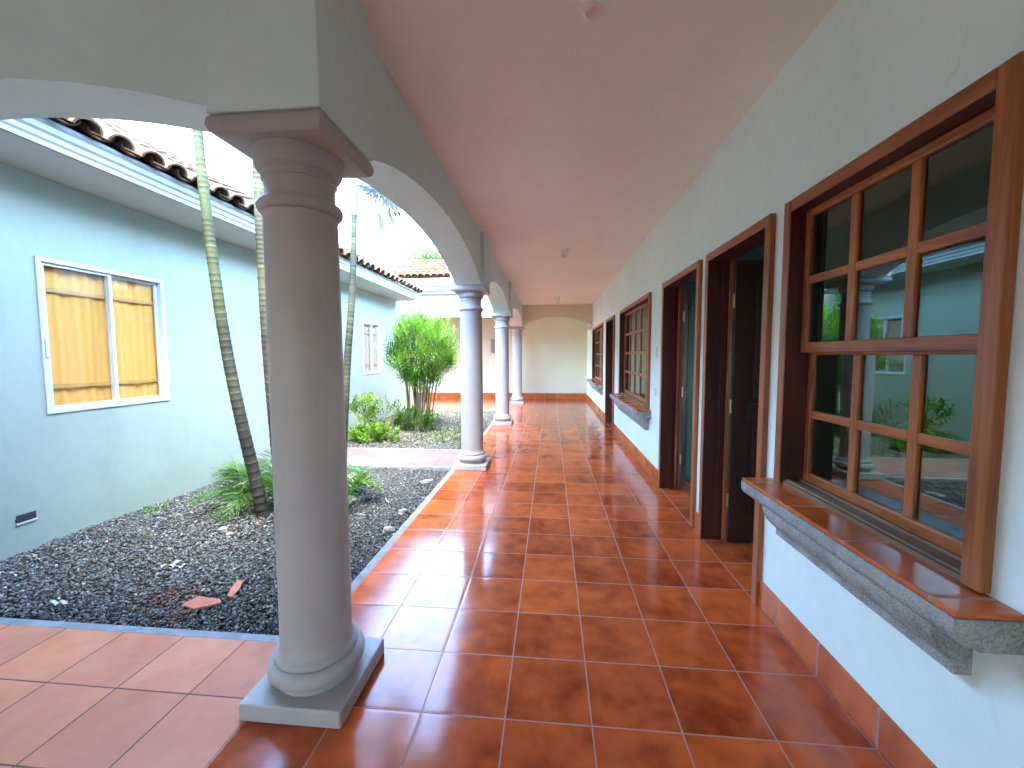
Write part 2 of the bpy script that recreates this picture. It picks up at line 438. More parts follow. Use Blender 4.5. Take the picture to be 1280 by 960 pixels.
# ------------------------------------------------------------------ builders for masonry
def arch_prism(m, axis, a0, a1, b0, b1, zs, zc, ztop, n=40, pw=.75):
    """wall above an arched opening; runs along `axis` from a0 to a1, thickness b0..b1"""
    A = [a0 + (a1 - a0) * .5 * (1 - math.cos(PI * i / n)) for i in range(n + 1)]
    Z = []
    for a in A:
        t = 2 * (a - a0) / (a1 - a0) - 1
        Z.append(zs + (zc - zs) * max(0, 1 - t * t) ** pw)
    def P(a, b, z): return (b, a, z) if axis == 'y' else (a, b, z)
    vs = []
    for a, z in zip(A, Z): vs += [P(a, b0, z), P(a, b1, z), P(a, b1, ztop), P(a, b0, ztop)]
    fs = []
    for i in range(n):
        o = 4 * i; q = o + 4
        for j in range(4): fs.append((o + j, o + (j + 1) % 4, q + (j + 1) % 4, q + j))
    fs += [(0, 1, 2, 3), (4 * n + 3, 4 * n + 2, 4 * n + 1, 4 * n)]
    m.add(vs, fs); return m

def wall_grid(m, plane, c0, c1, u0, u1, z0, z1, holes):
    """slab between c0..c1 on `plane` ('x' = runs along Y, 'y' = runs along X) with rectangular holes (ua,ub,za,zb)"""
    U = sorted({u0, u1, *[h[0] for h in holes], *[h[1] for h in holes]})
    Zs = sorted({z0, z1, *[h[2] for h in holes], *[h[3] for h in holes]})
    def solid(i, j):
        if not (0 <= i < len(U) - 1 and 0 <= j < len(Zs) - 1): return False
        u = (U[i] + U[i + 1]) / 2; z = (Zs[j] + Zs[j + 1]) / 2
        return not any(h[0] < u < h[1] and h[2] < z < h[3] for h in holes)
    def P(c, u, z): return (c, u, z) if plane == 'x' else (u, c, z)
    def q(*pts): m.add(pts, [(0, 1, 2, 3)])
    for i in range(len(U) - 1):
        for j in range(len(Zs) - 1):
            if not solid(i, j): continue
            a, b, c, d = U[i], U[i + 1], Zs[j], Zs[j + 1]
            q(P(c0, a, c), P(c0, b, c), P(c0, b, d), P(c0, a, d)); q(P(c1, a, c), P(c1, a, d), P(c1, b, d), P(c1, b, c))
            if not solid(i - 1, j): q(P(c0, a, c), P(c0, a, d), P(c1, a, d), P(c1, a, c))
            if not solid(i + 1, j): q(P(c0, b, c), P(c1, b, c), P(c1, b, d), P(c0, b, d))
            if not solid(i, j - 1): q(P(c0, a, c), P(c1, a, c), P(c1, b, c), P(c0, b, c))
            if not solid(i, j + 1): q(P(c0, a, d), P(c0, b, d), P(c1, b, d), P(c1, a, d))
    return m

def roof_tiles(m, o, e, s, length, run, per=.215, course=.34, tint=1.0, warm=0):
    """barrel tiles: o = eave start, e = along the eave, s = up the slope"""
    o, e, s = Vector(o), Vector(e).normalized(), Vector(s).normalized()
    n = e.cross(s).normalized()
    if n.z < 0: n = -n
    nc = max(1, int(run / course)); npn = int(length / per)
    pal = [(.46, .30, .20), (.52, .37, .25), (.40, .23, .15), (.50, .25, .16), (.36, .28, .22), (.56, .44, .32), (.30, .22, .17)]
    for i in range(npn):
        for c in range(nc):
            col = R.choice(pal); kk = R.uniform(.75, 1.1) * tint
            col = (col[0] * kk * (1 + .12 * warm), col[1] * kk, col[2] * kk * (1 - .15 * warm))
            for kind in (0, 1):
                if kind: cc = tuple(x * .6 for x in col)
                else: cc = col
                ce = (i + .5 + .5 * kind) * per + R.uniform(-.008, .008)
                sl = c * course - (.05 if not kind else .01) + R.uniform(-.012, .012); su = (c + 1) * course + .02
                r0, r1 = (.092, .078) if kind == 0 else (.088, .095)
                K = 8; th = .016
                vs = []; fs = []
                tw = R.uniform(-.05, .05)
                for (sv, rr, ln) in ((sl, r0, .026 + .012 * kind * -1), (su, r1, .004)):
                    for t in (0, th):
                        for q in range(K + 1):
                            a = PI * q / K + tw
                            r = rr - t
                            if kind == 0: p = o + s * sv + e * (ce + r * math.cos(a)) + n * (r * .82 * math.sin(a) + ln + .012)
                            else: p = o + s * sv + e * (ce + r * math.cos(a)) + n * (.062 - (r * .72) * math.sin(a) + ln - .01)
                            vs.append(p)
                W = K + 1
                for q in range(K):
                    fs += [(q, q + 1, 2 * W + q + 1, 2 * W + q), (W + q, 3 * W + q, 3 * W + q + 1, W + q + 1), (q, W + q, W + q + 1, q + 1), (2 * W + q, 2 * W + q + 1, 3 * W + q + 1, 3 * W + q)]
                m.add(vs, fs, cc)
    return m

def ridge_caps(m, a, b, r=.10, L=.36):
    a, b = Vector(a), Vector(b); d = (b - a); n = int(d.length / L); d.normalize(); sd = d.cross(Vector((0, 0, 1))).normalized()
    for i in range(n):
        col = R.choice([(.46, .30, .20), (.52, .37, .25), (.40, .26, .18), (.56, .44, .32)])
        vs = []; fs = []; K = 8
        for (t, rr) in ((i * L, r), ((i + 1) * L + .03, r * .86)):
            for q in range(K + 1):
                an = PI * q / K
                vs.append(a + d * t + sd * (rr * math.cos(an)) + Vector((0, 0, rr * math.sin(an) - .02)))
        for q in range(K): fs.append((q, q + 1, K + 1 + q + 1, K + 1 + q))
        m.add(vs, fs, col)

# ------------------------------------------------------------------ the gallery house (right wall, ceiling, arcade)
house = thing('gallery_house', 'pale house with a red tiled gallery, arcade arches and wooden windows along the right', 'house', (WX, 4, 0))
TOP = 2.128
W1 = (1.160, 2.178); W2 = (4.95, 7.03); W3 = (9.34, 11.55)
D1 = (2.303, 3.207); D2 = (3.341, 4.40); D3 = (7.66, 8.74)
TW = .055
holes = [(a + TW - .02, b - TW + .02, .70, TOP - TW + .02) for a, b in (W1, W2, W3)] + [(a + TW - .02, b - TW + .02, -.1, TOP - TW + .02) for a, b in (D1, D2, D3)]
wl = MB(); wall_grid(wl, 'x', WX, WX + .135, -4, 13.62, -.1, 3.0, holes)
wl.build('wall', M['wall'], house)
# rooms behind the openings
rm = MB()
RX0, RX1 = WX + .137, 4.6
for yy in (-1.2, 2.24, 4.72, 7.45, 9.05, 12.9):
    rm.box(RX0, RX1, yy, yy + .06, 0, 2.8)
wall_grid(rm, 'x', RX1 + .001, RX1 + .12, -1.2, 12.96, 0, 2.8, [(3.3, 4.4, 1.0, 2.0), (5.6, 6.8, 1.0, 2.0), (10, 11, 1, 2.0)])  # unseen openings added at the back so daylight reaches the rooms
rm.box(RX0, RX1 + .12, -1.2, 12.96, 2.801, 2.9)
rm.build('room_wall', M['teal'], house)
# skirting
sk = MB(); ys = [-4, W1[0]]
segs = [(-4, D1[0]), (D1[1], D2[0]), (D2[1], D3[0]), (D3[1], 13.40)]
for a, b in segs: sk.box(WX - .013, WX - .0005, a + .001, b - .001, .002, .15)
sk.build('skirting', M['skirt_y'], house, bevel=.002)
ce = MB()
ce.box(AX0 - .0, WX + .13, -3.2, 13.5, CZ, 2.93)
ce.box(LX, AX0 - .001, -3.2, 1.50, CZ, 2.93)
ce.build('ceiling', M['ceiling'], house)
# arcade
for i in range(3):
    arch_prism(MB(), 'y', COLY[i] + .19, COLY[i + 1] - .19, AX0, AX1, 2.225, 2.51, 2.92).build('arch', M['arch'], house, smooth=30)
arch_prism(MB(), 'x', CX - .19, LX + .0, 1.465, 1.73, 2.285, 2.48, 2.92, pw=1.0).build('arch', M['arch'], house, smooth=30, label='arch in deep shade spanning from the nearest column to the blue wall')
arch_prism(MB(), 'x', CX + .19, WX - .002, 11.84, 12.13, 2.235, 2.49, 2.92).build('arch', M['farwall'], house, smooth=30, label='far arch crossing the gallery in front of the end wall')
cb = MB(); cb.extrude_y([(WX - .002, 2.235), (WX - .14, 2.235), (WX - .14, 2.20), (WX - .10, 2.16), (WX - .002, 2.12)], 11.82, 12.15)
cb.build('corbel', M['arch'], house)
MB().box(LX - .2, LX - .001, -3.2, 1.399, -.1, 2.92).build('side_wall', M['wall'], house)
# roof above (low pitch, seen only from outside)
rf = MB()
rf.extrude_y([(-1.22, 2.95), (-1.22, 3.03), (5.0, 5.0), (5.0, 2.95)], 2.0, 13.6)
rf.extrude_y([(LX - .1, 2.95), (LX - .1, 3.08), (5.0, 4.6), (5.0, 2.95)], -3.2, 1.78)
rf.build('roof', M['cement'], house)
bk = MB(); wall_grid(bk, 'y', -3.2, -3.0, LX, WX - .001, -.1, 2.92, [(-2.1, -1.65, -.1, 2.1)])  # narrow unseen doorway added behind the camera to let in fill light
bk.build('end_wall', M['wall'], house)

def window(y0, y1, name, cols, hung, label):
    xf = WX - .03
    w = link(bpy.data.objects.new('window', None)); w.parent = house; w.location = Vector((WX, (y0 + y1) / 2, 1.4)) - wloc(house)
    w['label'] = label
    t = MB(); zb = .757
    t.box(xf, WX - .0005, y0, y0 + TW, zb, TOP); t.box(xf, WX - .0005, y1 - TW, y1, zb, TOP)
    t.cur = 1; t.box(xf + .0005, WX - .0005, y0 + TW, y1 - TW, TOP - TW, TOP)
    t.build('frame', [M['trim'], M['trimh']], w, bevel=.004)
    a, b, zt = y0 + TW, y1 - TW, TOP - TW
    j = MB()
    j.box(xf + .004, WX + .12, a - .018, a + .001, zb, zt + .018); j.box(xf + .004, WX + .12, b - .001, b + .018, zb, zt + .018)
    j.box(xf + .004, WX + .12, a, b, zt - .001, zt + .018)
    j.build('jamb', M['jamb'], w)
    s_ = MB(); s_.box(WX - .012, WX + .125, a, b, .70, .768); s_.box(WX + .0, WX + .03, a, b, .768, .776); s_.box(WX + .065, WX + .072, a, b, .768, .780)
    s_.build('sill_board', M['oldwood'], w, bevel=.002)
    def sash(x0, x1, za, zb2, rows, bot, top, nm):
        h = MB(); v = MB(); st = .036
        v.box(x0, x1, a + .003, a + st, za, zb2); v.box(x0, x1, b - st, b - .003, za, zb2)
        h.box(x0 + .0007, x1 - .0007, a + st, b - st, za, za + bot); h.box(x0 + .0007, x1 - .0007, a + st, b - st, zb2 - top, zb2)
        mw = .040 if cols == 3 else .034
        cw = (b - a - 2 * st) / cols
        ya = [a + st + cw * i for i in range(cols + 1)]
        zs = [za + bot + (zb2 - top - za - bot) * i / rows for i in range(rows + 1)]
        for yy in ya[1:-1]: v.box(x0 + .004, x1 - .004, yy - mw / 2, yy + mw / 2, za + bot, zb2 - top)
        for zz in zs[1:-1]:
            for i in range(cols):
                h.box(x0 + .0047, x1 - .0047, ya[i] + (mw / 2 if i else 0), ya[i + 1] - (mw / 2 if i < cols - 1 else 0), zz - .0185, zz + .0185)
        v.cur = 1; v.add(h.v, h.f)
        so = v.build(nm, [M['wood'], M['woodh']], w, bevel=.004)
        MB().box((x0 + x1) / 2 - .002, (x0 + x1) / 2 + .002, a + st - .004, b - st + .004, za + bot - .004, zb2 - top + .004).build('glass', M['glass'], w)
    if hung:
        sash(WX + .040, WX + .074, 1.402, zt - .002, 2, .048, .034, 'upper_sash')
        sash(WX + .078, WX + .112, .776, 1.436, 2, .045, .045, 'lower_sash')
    else:
        sash(WX + .050, WX + .088, .776, zt - .002, 4, .05, .04, 'sash')
    # sill: stone moulding with glazed tiles on top
    ya, yb = y0 - .085, y1 + .045
    pr = [(WX - .0005, .735), (1.000, .735), (1.000, .700), (1.006, .682), (1.020, .668), (1.045, .660), (1.062, .658), (1.062, .652), (WX - .0005, .652)]
    sm = MB(); sm.extrude_y(pr, ya, yb)
    pr2 = [(WX - .0005, .6515), (1.052, .6515), (1.052, .626), (1.058, .606), (1.070, .584), (1.086, .564), (1.104, .546), (1.116, .536), (1.119, .531), (1.119, .502), (WX - .0005, .502)]
    sm.extrude_y(pr2, ya + .12, yb - .12)
    sm.build('sill_moulding', M['stone'], w, smooth=35)
    MB().box(1.003, WX - .0005, ya + .002, yb - .002, .7355, .752).build('sill_tiles', M['skirt_y'], w, bevel=.004)
    return w

window(*W1, 'w', 3, True, 'largest wooden window nearest the camera, reflecting the courtyard')
window(*W2, 'w', 5, False, 'middle wooden window seen at a slant beyond the two open doors')
window(*W3, 'w', 5, False, 'small far wooden window next to the end wall')

def door(y0, y1, ang, label, closed=False):
    xf = WX - .03
    d = link(bpy.data.objects.new('door', None)); d.parent = house; d.location = Vector((WX, (y0 + y1) / 2, 0)) - wloc(house); d['label'] = label
    a, b, zt = y0 + TW, y1 - TW, TOP - TW
    t = MB(); t.box(xf, WX - .0005, y0, a, .002, TOP); t.box(xf, WX - .0005, b, y1, .002, TOP)
    t.cur = 1; t.box(xf + .0005, WX - .0005, a, b, zt, TOP)
    t.build('frame', [M['trim'], M['trimh']], d, bevel=.004)
    j = MB()
    j.box(xf + .004, WX + .134, a - .018, a + .001, .002, zt + .018); j.box(xf + .004, WX + .134, b - .001, b + .018, .002, zt + .018)
    j.box(xf + .004, WX + .134, a, b, zt - .001, zt + .018)
    j.box(WX + .075, WX + .095, a, a + .012, .002, zt); j.box(WX + .075, WX + .095, b - .012, b, .002, zt)
    j.build('jamb', M['jamb'], d)
    # lighter worn stop bead on the far jamb
    MB().box(WX + .120, WX + .140, b - .016, b - .0015, .002, zt).build('stop_bead', M['wood'], d, bevel=.003)
    # leaf, modelled flat (u along the leaf, thickness w) and turned about its hinge on the far jamb
    hx, hy = WX + .142, b - .022
    L = b - a - .03; ca, sa = math.cos(ang), math.sin(ang)
    def T(u, w_, z): return (hx + u * sa - w_ * ca, hy - u * ca - w_ * sa, z)
    m = MB()
    def lb(m, u0, u1, w0, w1, z0, z1):
        vs = [T(u, w_, z) for z in (z0, z1) for w_ in (w0, w1) for u in (u0, u1)]
        m.add(vs, [(0, 2, 3, 1), (4, 5, 7, 6), (0, 1, 5, 4), (2, 6, 7, 3), (0, 4, 6, 2), (1, 3, 7, 5)])
    th = .04; H = zt - .01
    lb(m, .0, .11, 0, th, .01, H); lb(m, L - .11, L, 0, th, .01, H); lb(m, L / 2 - .05, L / 2 + .05, .0005, th - .0005, .2, H - .13)
    for z0, z1 in ((.01, .2), (.92, 1.04), (H - .13, H)): lb(m, .11, L - .11, .0008, th - .0008, z0, z1)
    for u0, u1 in ((.11, L / 2 - .05), (L / 2 + .05, L - .11)):
        for z0, z1 in ((.2, .92), (1.04, H - .13)):
            lb(m, u0, u1, .012, th - .012, z0, z1)
            lb(m, u0 + .04, u1 - .04, .004, th - .004, z0 + .04, z1 - .04)
    m.build('door_leaf', M['leaf'], d, bevel=.004)
    for z in (.32, 1.02, 1.78): MB().tube([T(-.004, .03, z - .05), T(-.004, .03, z + .05)], .009, 8).build('hinge', M['brass'], d, smooth=40)
    kn = MB()
    for sgn, w_ in ((1, th), (-1, 0)):
        c = T(L - .06, w_, 1.0); c2 = T(L - .06, w_ + sgn * .05, 1.0); c3 = T(L - .06, w_ + sgn * .075, 1.0)
        kn = MB(); kn.tube([c, c2], .010, 10); kn.tube([c2, ((c2[0] + c3[0]) / 2, (c2[1] + c3[1]) / 2, 1.0), c3], [.018, .027, .014], 12)
        kn.build('handle', M['brass'], d, smooth=50)
    return d
door(*D1, math.radians(88), 'nearest open door with a dark leaf and visible hinges')
door(*D2, math.radians(157), 'second open door showing a green painted room inside')
door(*D3, math.radians(3), 'narrow far doorway between the middle and far windows', True)

# end wall of the gallery and the cross wing
far = thing('cross_wing', 'white and cream wing across the far end with an orange tiled roof', 'house', (-1.5, 12, 0))
ew = MB(); ew.box(-7.6, WX - .0005, 13.42, 13.6, 0, 3.0); ew.build('end_wall', M['farwall'], far)
MB().box(-7.6, WX - .014, 13.405, 13.4195, .002, .17).build('skirting', M['skirt_x'], far)
fb = MB()
arch_prism(fb, 'x', -3.74, -1.17, 10.72, 10.98, 2.22, 2.42, 3.12, pw=.2)
fb.box(-3.74, AX0 - .002, 10.695, 10.7195, 2.77, 2.82)
fb.box(-1.172, AX0 - .001, 10.7205, 10.9795, 2.2, 3.12)
fb.box(-3.95, -3.735, 10.7205, 10.9795, 0, 3.12)
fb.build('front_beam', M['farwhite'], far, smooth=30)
fc = MB()
fc.extrude_x([(10.719, 2.98), (10.60, 3.02), (10.60, 3.06), (10.50, 3.10), (10.50, 3.16), (10.42, 3.20), (10.40, 3.24), (10.40, 3.32), (10.36, 3.345), (10.36, 3.375), (10.98, 3.375), (10.98, 3.0)], -3.95, AX0 - .001)
fc.build('cornice', M['farwhite'], far, smooth=25)
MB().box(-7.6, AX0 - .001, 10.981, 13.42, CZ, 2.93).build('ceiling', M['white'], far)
pb = MB(); pb.box(-1.97, -1.80, 13.385, 13.4195, 1.48, 1.93); pb.build('electric_panel', plain('grey_panel', (.26, .23, .17), .5), far, bevel=.006)
sl = Vector((0, .9, .42))
tl = MB(); roof_tiles(tl, (-4.05, 10.34, 3.395), (1, 0, 0), sl, 4.0, 1.76, per=.17, course=.29, tint=.24, warm=1.7)
ridge_caps(tl, (-4.1, 11.98, 4.13), (0, 11.98, 4.13))
tl.build('roof_tiles', M['tiles'], far, smooth=50)
dk = MB(); dk.extrude_x([(10.36, 3.376), (11.98, 4.11), (13.6, 3.376)], -4.05, -.2)
dk.build('roof_deck', M['shard'], far)
fi = MB(); fi.lathe([(.11, 0), (.11, .07), (.06, .09), (.07, .14), (.09, .22), (.07, .29), (.035, .32), (.045, .36), (.02, .40)], (-4.15, 11.98, 4.12), 14)
fi.build('finial', M['red'], far, smooth=40)

# ------------------------------------------------------------------ columns
def make_column():
    c = thing('column', 'nearest and largest white round column, standing beside the camera', 'column', (CX, COLY[0], 0), 'white round columns of the arcade')
    h = .205
    MB().box(-h, h, -h, h, .0, .070).build('plinth', M['column'], c, bevel=.008, local=True, bseg=3)
    pr = [(.152, .0705), (.150, .088), (.156, .096)]
    for i in range(13):
        a = -PI / 2 + PI * i / 12
        pr.append((.153 + .035 * math.cos(a), .134 + .036 * math.sin(a)))
    pr += [(.160, .172), (.162, .176), (.162, .190), (.158, .194), (.148, .199), (.142, .210), (.1385, .235)]
    MB().lathe(pr, seg=72).build('base', M['column'], c, smooth=50, local=True)
    sh = [(.1385, .2345), (.1380, .6), (.1372, 1.0), (.1355, 1.5), (.1330, 1.925), (.138, 1.935)]
    MB().lathe(sh, seg=72).build('shaft', M['column'], c, smooth=50, local=True)
    cp = [(.134, 1.9345)]
    for i in range(11):
        a = -PI / 2 + PI * i / 10
        cp.append((.133 + .021 * math.cos(a), 1.962 + .024 * math.sin(a)))
    cp += [(.130, 1.988), (.127, 1.996), (.1255, 2.03), (.128, 2.060), (.134, 2.063), (.135, 2.074), (.130, 2.078), (.132, 2.088), (.139, 2.091)]
    for i in range(7):
        a = PI / 2 * i / 6
        cp.append((.140 + .016 * math.sin(a), 2.122 - .028 * math.cos(a)))
    cp += [(.158, 2.134), (.164, 2.160)]
    ring = MB().lathe(cp, seg=72)
    ring.build('capital', M['column'], c, smooth=40, local=True)
    # square abacus with a rounded lower edge
    ab = MB(); prof = [(h - .035, 2.1605), (h - .012, 2.166), (h + .000, 2.178), (h + .005, 2.196), (h + .002, 2.216), (h - .006, 2.226), (h - .010, 2.232)]
    vs = []; fs = []
    for r, z in prof: vs += [(-r, -r, z), (r, -r, z), (r, r, z), (-r, r, z)]
    for i in range(len(prof) - 1):
        for q in range(4): fs.append((i * 4 + q, i * 4 + (q + 1) % 4, i * 4 + 4 + (q + 1) % 4, i * 4 + 4 + q))
    fs += [(3, 2, 1, 0), tuple(range(4 * len(prof) - 4, 4 * len(prof)))]
    ab.add(vs, fs); ab.build('abacus', M['column'], c, smooth=30, local=True)
    MB().box(-h, h, -h, h, 2.2325, 2.90).build('pier_block', M['arch'], c, bevel=.005, local=True)
    return c
c1 = make_column()
for i, lab in ((1, 'second white round column, standing where the gravel meets the cross path'),
               (2, 'third white round column, slim in the distance beyond the second one'),
               (3, 'farthest white round column, carrying the arch in front of the end wall')):
    c = copy_tree(c1); c.location = (CX, COLY[i], 0); c['label'] = lab

# ------------------------------------------------------------------ courtyard wing on the left
wing = thing('courtyard_wing', 'pale blue single storey wing with a clay tiled roof across the gravel court', 'house', (LX, 5, 0))
wb = (2.68, 3.66, 0.975, 2.125); wc = (7.86, 8.72, 1.03, 2.09)
bw = MB(); wall_grid(bw, 'x', LX - .2, LX, 1.40, 10.9, -.2, 2.86, [wb, wc])
bw.box(-8, LX - .2005, 1.40, 1.6, -.2, 2.86)
bw.box(-8, LX - .2005, 10.7, 10.9, -.2, 2.86)
bw.build('wall', M['bluewall'], wing)
SX = -3.20
so = MB(); so.box(SX + .02, LX + .0, 1.0, 9.66, 2.715, 2.745) if False else so.box(LX - .1, SX + .02, 1.74, 9.66, 2.715, 2.745)
so.build('soffit', paint('soffit_paint', (.48, .54, .49)), wing)
fp = [(SX + .02, 2.7445), (SX + .02, 2.712), (SX + .045, 2.712), (SX + .045, 2.742), (SX + .058, 2.756), (SX + .058, 2.785), (SX + .075, 2.80), (SX + .075, 2.835), (SX + .09, 2.85), (SX + .09, 2.872), (SX - .1, 2.872), (SX - .1, 2.7455)]
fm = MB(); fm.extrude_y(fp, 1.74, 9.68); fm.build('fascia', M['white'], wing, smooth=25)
rs = Vector((-1, 0, .562))
rt = MB(); roof_tiles(rt, (SX + .125, 1.76, 2.865), (0, 1, 0), rs, 7.95, 2.75, per=.215, tint=.24, warm=.5)
ridge_caps(rt, (-5.55, 1.76, 4.20), (-5.55, 9.7, 4.20))
rt.build('roof_tiles', M['tiles'], wing, smooth=50)
rd = MB(); rd.extrude_y([(SX + .06, 2.8725), (-5.6, 4.17), (-8.2, 2.8725)], 1.75, 9.68); rd.build('roof_deck', M['shard'], wing)

def alu_window(y0, y1, z0, z1, cm, lab):
    w = link(bpy.data.objects.new('window', None)); w.parent = wing; w.location = Vector((LX, (y0 + y1) / 2, (z0 + z1) / 2)) - wloc(wing); w['label'] = lab
    f_ = MB(); t = .030; x0, x1 = LX - .06, LX + .012
    f_.box(x0, x1, y0 - .004, y0 + t, z0 - .004, z1 + .004); f_.box(x0, x1, y1 - t, y1 + .004, z0 - .004, z1 + .004)
    f_.box(x0 + .0005, x1 - .0005, y0 + t, y1 - t, z0 - .004, z0 + t); f_.box(x0 + .0005, x1 - .0005, y0 + t, y1 - t, z1 - t, z1 + .004)
    f_.build('frame', M['alu'], w, bevel=.003)
    ym = (y0 + y1) / 2 + .02
    s_ = MB()
    for (a, b, xo) in ((y0 + t, ym + .016, .022), (ym - .012, y1 - t, .0)):
        xa, xb = LX - .05 + xo, LX - .03 + xo
        s_.box(xa, xb, a, a + .026, z0 + t, z1 - t); s_.box(xa, xb, b - .026, b, z0 + t, z1 - t)
        s_.box(xa + .0005, xb - .0005, a + .026, b - .026, z0 + t, z0 + t + .022); s_.box(xa + .0005, xb - .0005, a + .026, b - .026, z1 - t - .022, z1 - t)
    s_.build('sash', M['alu'], w, bevel=.002)
    MB().box(LX - .041, LX - .037, y0 + t, y1 - t, z0 + t, z1 - t).build('glass', M['glass2'], w)
    cv = MB(); n = 60; vs = []; fs = []
    for i in range(n + 1):
        yy = y0 + .03 + (y1 - y0 - .06) * i / n
        xx = LX - .072 + .006 * math.sin(i * .9) + .006 * math.sin(i * .37)
        vs += [(xx, yy, z0 - .02), (xx, yy, z1 + .02)]
    for i in range(n): fs.append((2 * i, 2 * i + 2, 2 * i + 3, 2 * i + 1))
    cv.add(vs, fs); cv.build('curtain', cm, w, smooth=180)
    MB().box(LX - .0005, LX + .022, y0 + .01, y0 + .03, (z0 + z1) / 2 - .16, (z0 + z1) / 2 - .02).build('latch', M['alu'], w, bevel=.003)
    for zz in (z1 - .24, z0 + .18): MB().box(LX - .056, LX - .048, y0 + .02, y1 - .02, zz, zz + .03).build('grille_bar', M['bar'], w)
alu_window(*wb, M['curtain'], 'white aluminium sliding window with yellow curtains near the camera')
alu_window(*wc, M['curtain2'], 'white framed window with brown curtains beside the big shrub')
vb = MB(); vb.box(LX - .0, LX + .004, 2.455, 2.565, .232, .285); vb.box(LX + .0, LX + .008, 2.45, 2.48, .24, .262); vb.build('hole_shade_patch', M['dark'], wing)  # flat dark patch on the wall face, painted shade for the hole
MB().box(LX, LX + .010, 2.45, 2.57, .219, .231).build('socket_edge', M['paper'], wing)

# ------------------------------------------------------------------ fittings on the gallery wall and ceiling
def lampholder(x, y, lab, bulb=False):
    t = thing('ceiling_lampholder', lab, 'lamp holder', (x, y, CZ), 'lamp holders on the gallery ceiling')
    pr = [(.064, 0), (.064, -.012), (.056, -.022), (.036, -.030)]
    MB().lathe(pr, seg=32).build('rose', M['porcelain'], t, smooth=40, local=True)
    MB().lathe([(.036, -.030), (.034, -.040), (.033, -.065), (.046, -.070), (.050, -.082), (.046, -.094), (.034, -.097), (.030, -.080)], seg=24).build('socket', M['porcelain'], t, smooth=40, local=True)
    if bulb:
        pr = [(.013, -.086), (.014, -.10)] + [(.03 * math.sin(a), -.128 - .03 * math.cos(a)) for a in [PI - PI * (i + 2) / 12 for i in range(0, 10)]]
        pr = [(.013, -.088), (.014, -.100), (.022, -.112), (.029, -.126), (.030, -.138), (.026, -.150), (.016, -.160), (.004, -.164)]
        MB().lathe(pr, seg=24).build('bulb', M['porcelain'], t, smooth=60, local=True)
    return t
lampholder(.168, 1.74, 'white lamp holder cut by the top edge of the picture')
lampholder(.175, 5.78, 'bare white lamp holder midway along the ceiling')
lampholder(.164, 10.3, 'distant ceiling lamp holder with a white bulb hanging in it', True)

def switch(y, z, n, lab):
    t = thing('light_switch', lab, 'switch', (WX, y, z))
    hh = .06 if n == 3 else .04
    MB().box(-.008, -.0005, -.035, .035, -hh, hh).build('plate', M['ivory'], t, bevel=.004, local=True)
    for k_ in range(n):
        zc = (k_ - (n - 1) / 2) * .034
        MB().box(-.013, -.0085, -.012, .012, zc - .012, zc + .012).build('rocker', M['porcelain'], t, bevel=.002, local=True)
switch(4.68, 1.43, 3, 'ivory three gang switch at head height between second door and middle window')
switch(4.69, .985, 1, 'small ivory socket plate below the three gang switch')

# ------------------------------------------------------------------ vegetation
def spline(pts, n):
    P = [Vector(p) for p in pts]; P = [P[0] * 2 - P[1]] + P + [P[-1] * 2 - P[-2]]; out = []
    for i in range(1, len(P) - 2):
        for j in range(n):
            t = j / n; a, b, c, d = P[i - 1:i + 3]
            out.append(.5 * ((2 * b) + (c - a) * t + (2 * a - 5 * b + 4 * c - d) * t * t + (3 * b - a - 3 * c + d) * t ** 3))
    out.append(P[-2]); return out

def vcol(c, j=.2):
    k_ = R.uniform(1 - j, 1 + j); return (c[0] * k_ * R.uniform(.85, 1.15), c[1] * k_, c[2] * k_ * R.uniform(.8, 1.2))

def frond(m, base, az, length, rise, droop, nl, ll, lw, colr, vee=.5, hang=.35, stalk=.15):
    """feather frond: arching rachis with two rows of leaflets"""
    b = Vector(base); d = Vector((math.cos(az), math.sin(az), 0)); sd = Vector((-d.y, d.x, 0))
    pts = []
    n = 16
    for i in range(n + 1):
        t = i / n
        out = length * (t * math.cos(rise) + .0)
        z = length * (t * math.sin(rise) - droop * t * t)
        pts.append(b + d * out + Vector((0, 0, z)) + sd * (.03 * length * math.sin(t * 3)))
    m.tube(pts, [.009 * length * (1 - .85 * i / n) + .0015 for i in range(n + 1)], 5, tuple(x * .8 for x in colr))
    for i in range(nl):
        t = stalk + (1 - stalk) * (i + .5) / nl
        q = t * n; i0 = min(int(q), n - 1); fr = q - i0
        p = pts[i0].lerp(pts[i0 + 1], fr); tan = (pts[i0 + 1] - pts[i0]).normalized()
        up = sd.cross(tan).normalized()
        if up.z < 0: up = -up
        L = ll * (math.sin(PI * (.18 + .78 * t)) ** .7) * R.uniform(.85, 1.1)
        for s_ in (-1, 1):
            c = vcol(colr, .22)
            dr = (sd * s_ * .85 + tan * (.55 + .5 * t) + up * vee * R.uniform(.6, 1.2)).normalized()
            w_ = lw * R.uniform(.8, 1.15)
            p1 = p + dr * L * .45 - Vector((0, 0, hang * L * .12)); p2 = p + dr * L * .8 - Vector((0, 0, hang * L * .5)); p3 = p + dr * L * .98 - Vector((0, 0, hang * L * 1.0))
            wd = tan * w_
            vs = [p - wd * .3, p + wd * .3, p1 - wd * .5, p1 + wd * .5, p2 - wd * .36, p2 + wd * .36, p3]
            m.add(vs, [(0, 1, 3, 2), (2, 3, 5, 4), (4, 5, 6)], c)

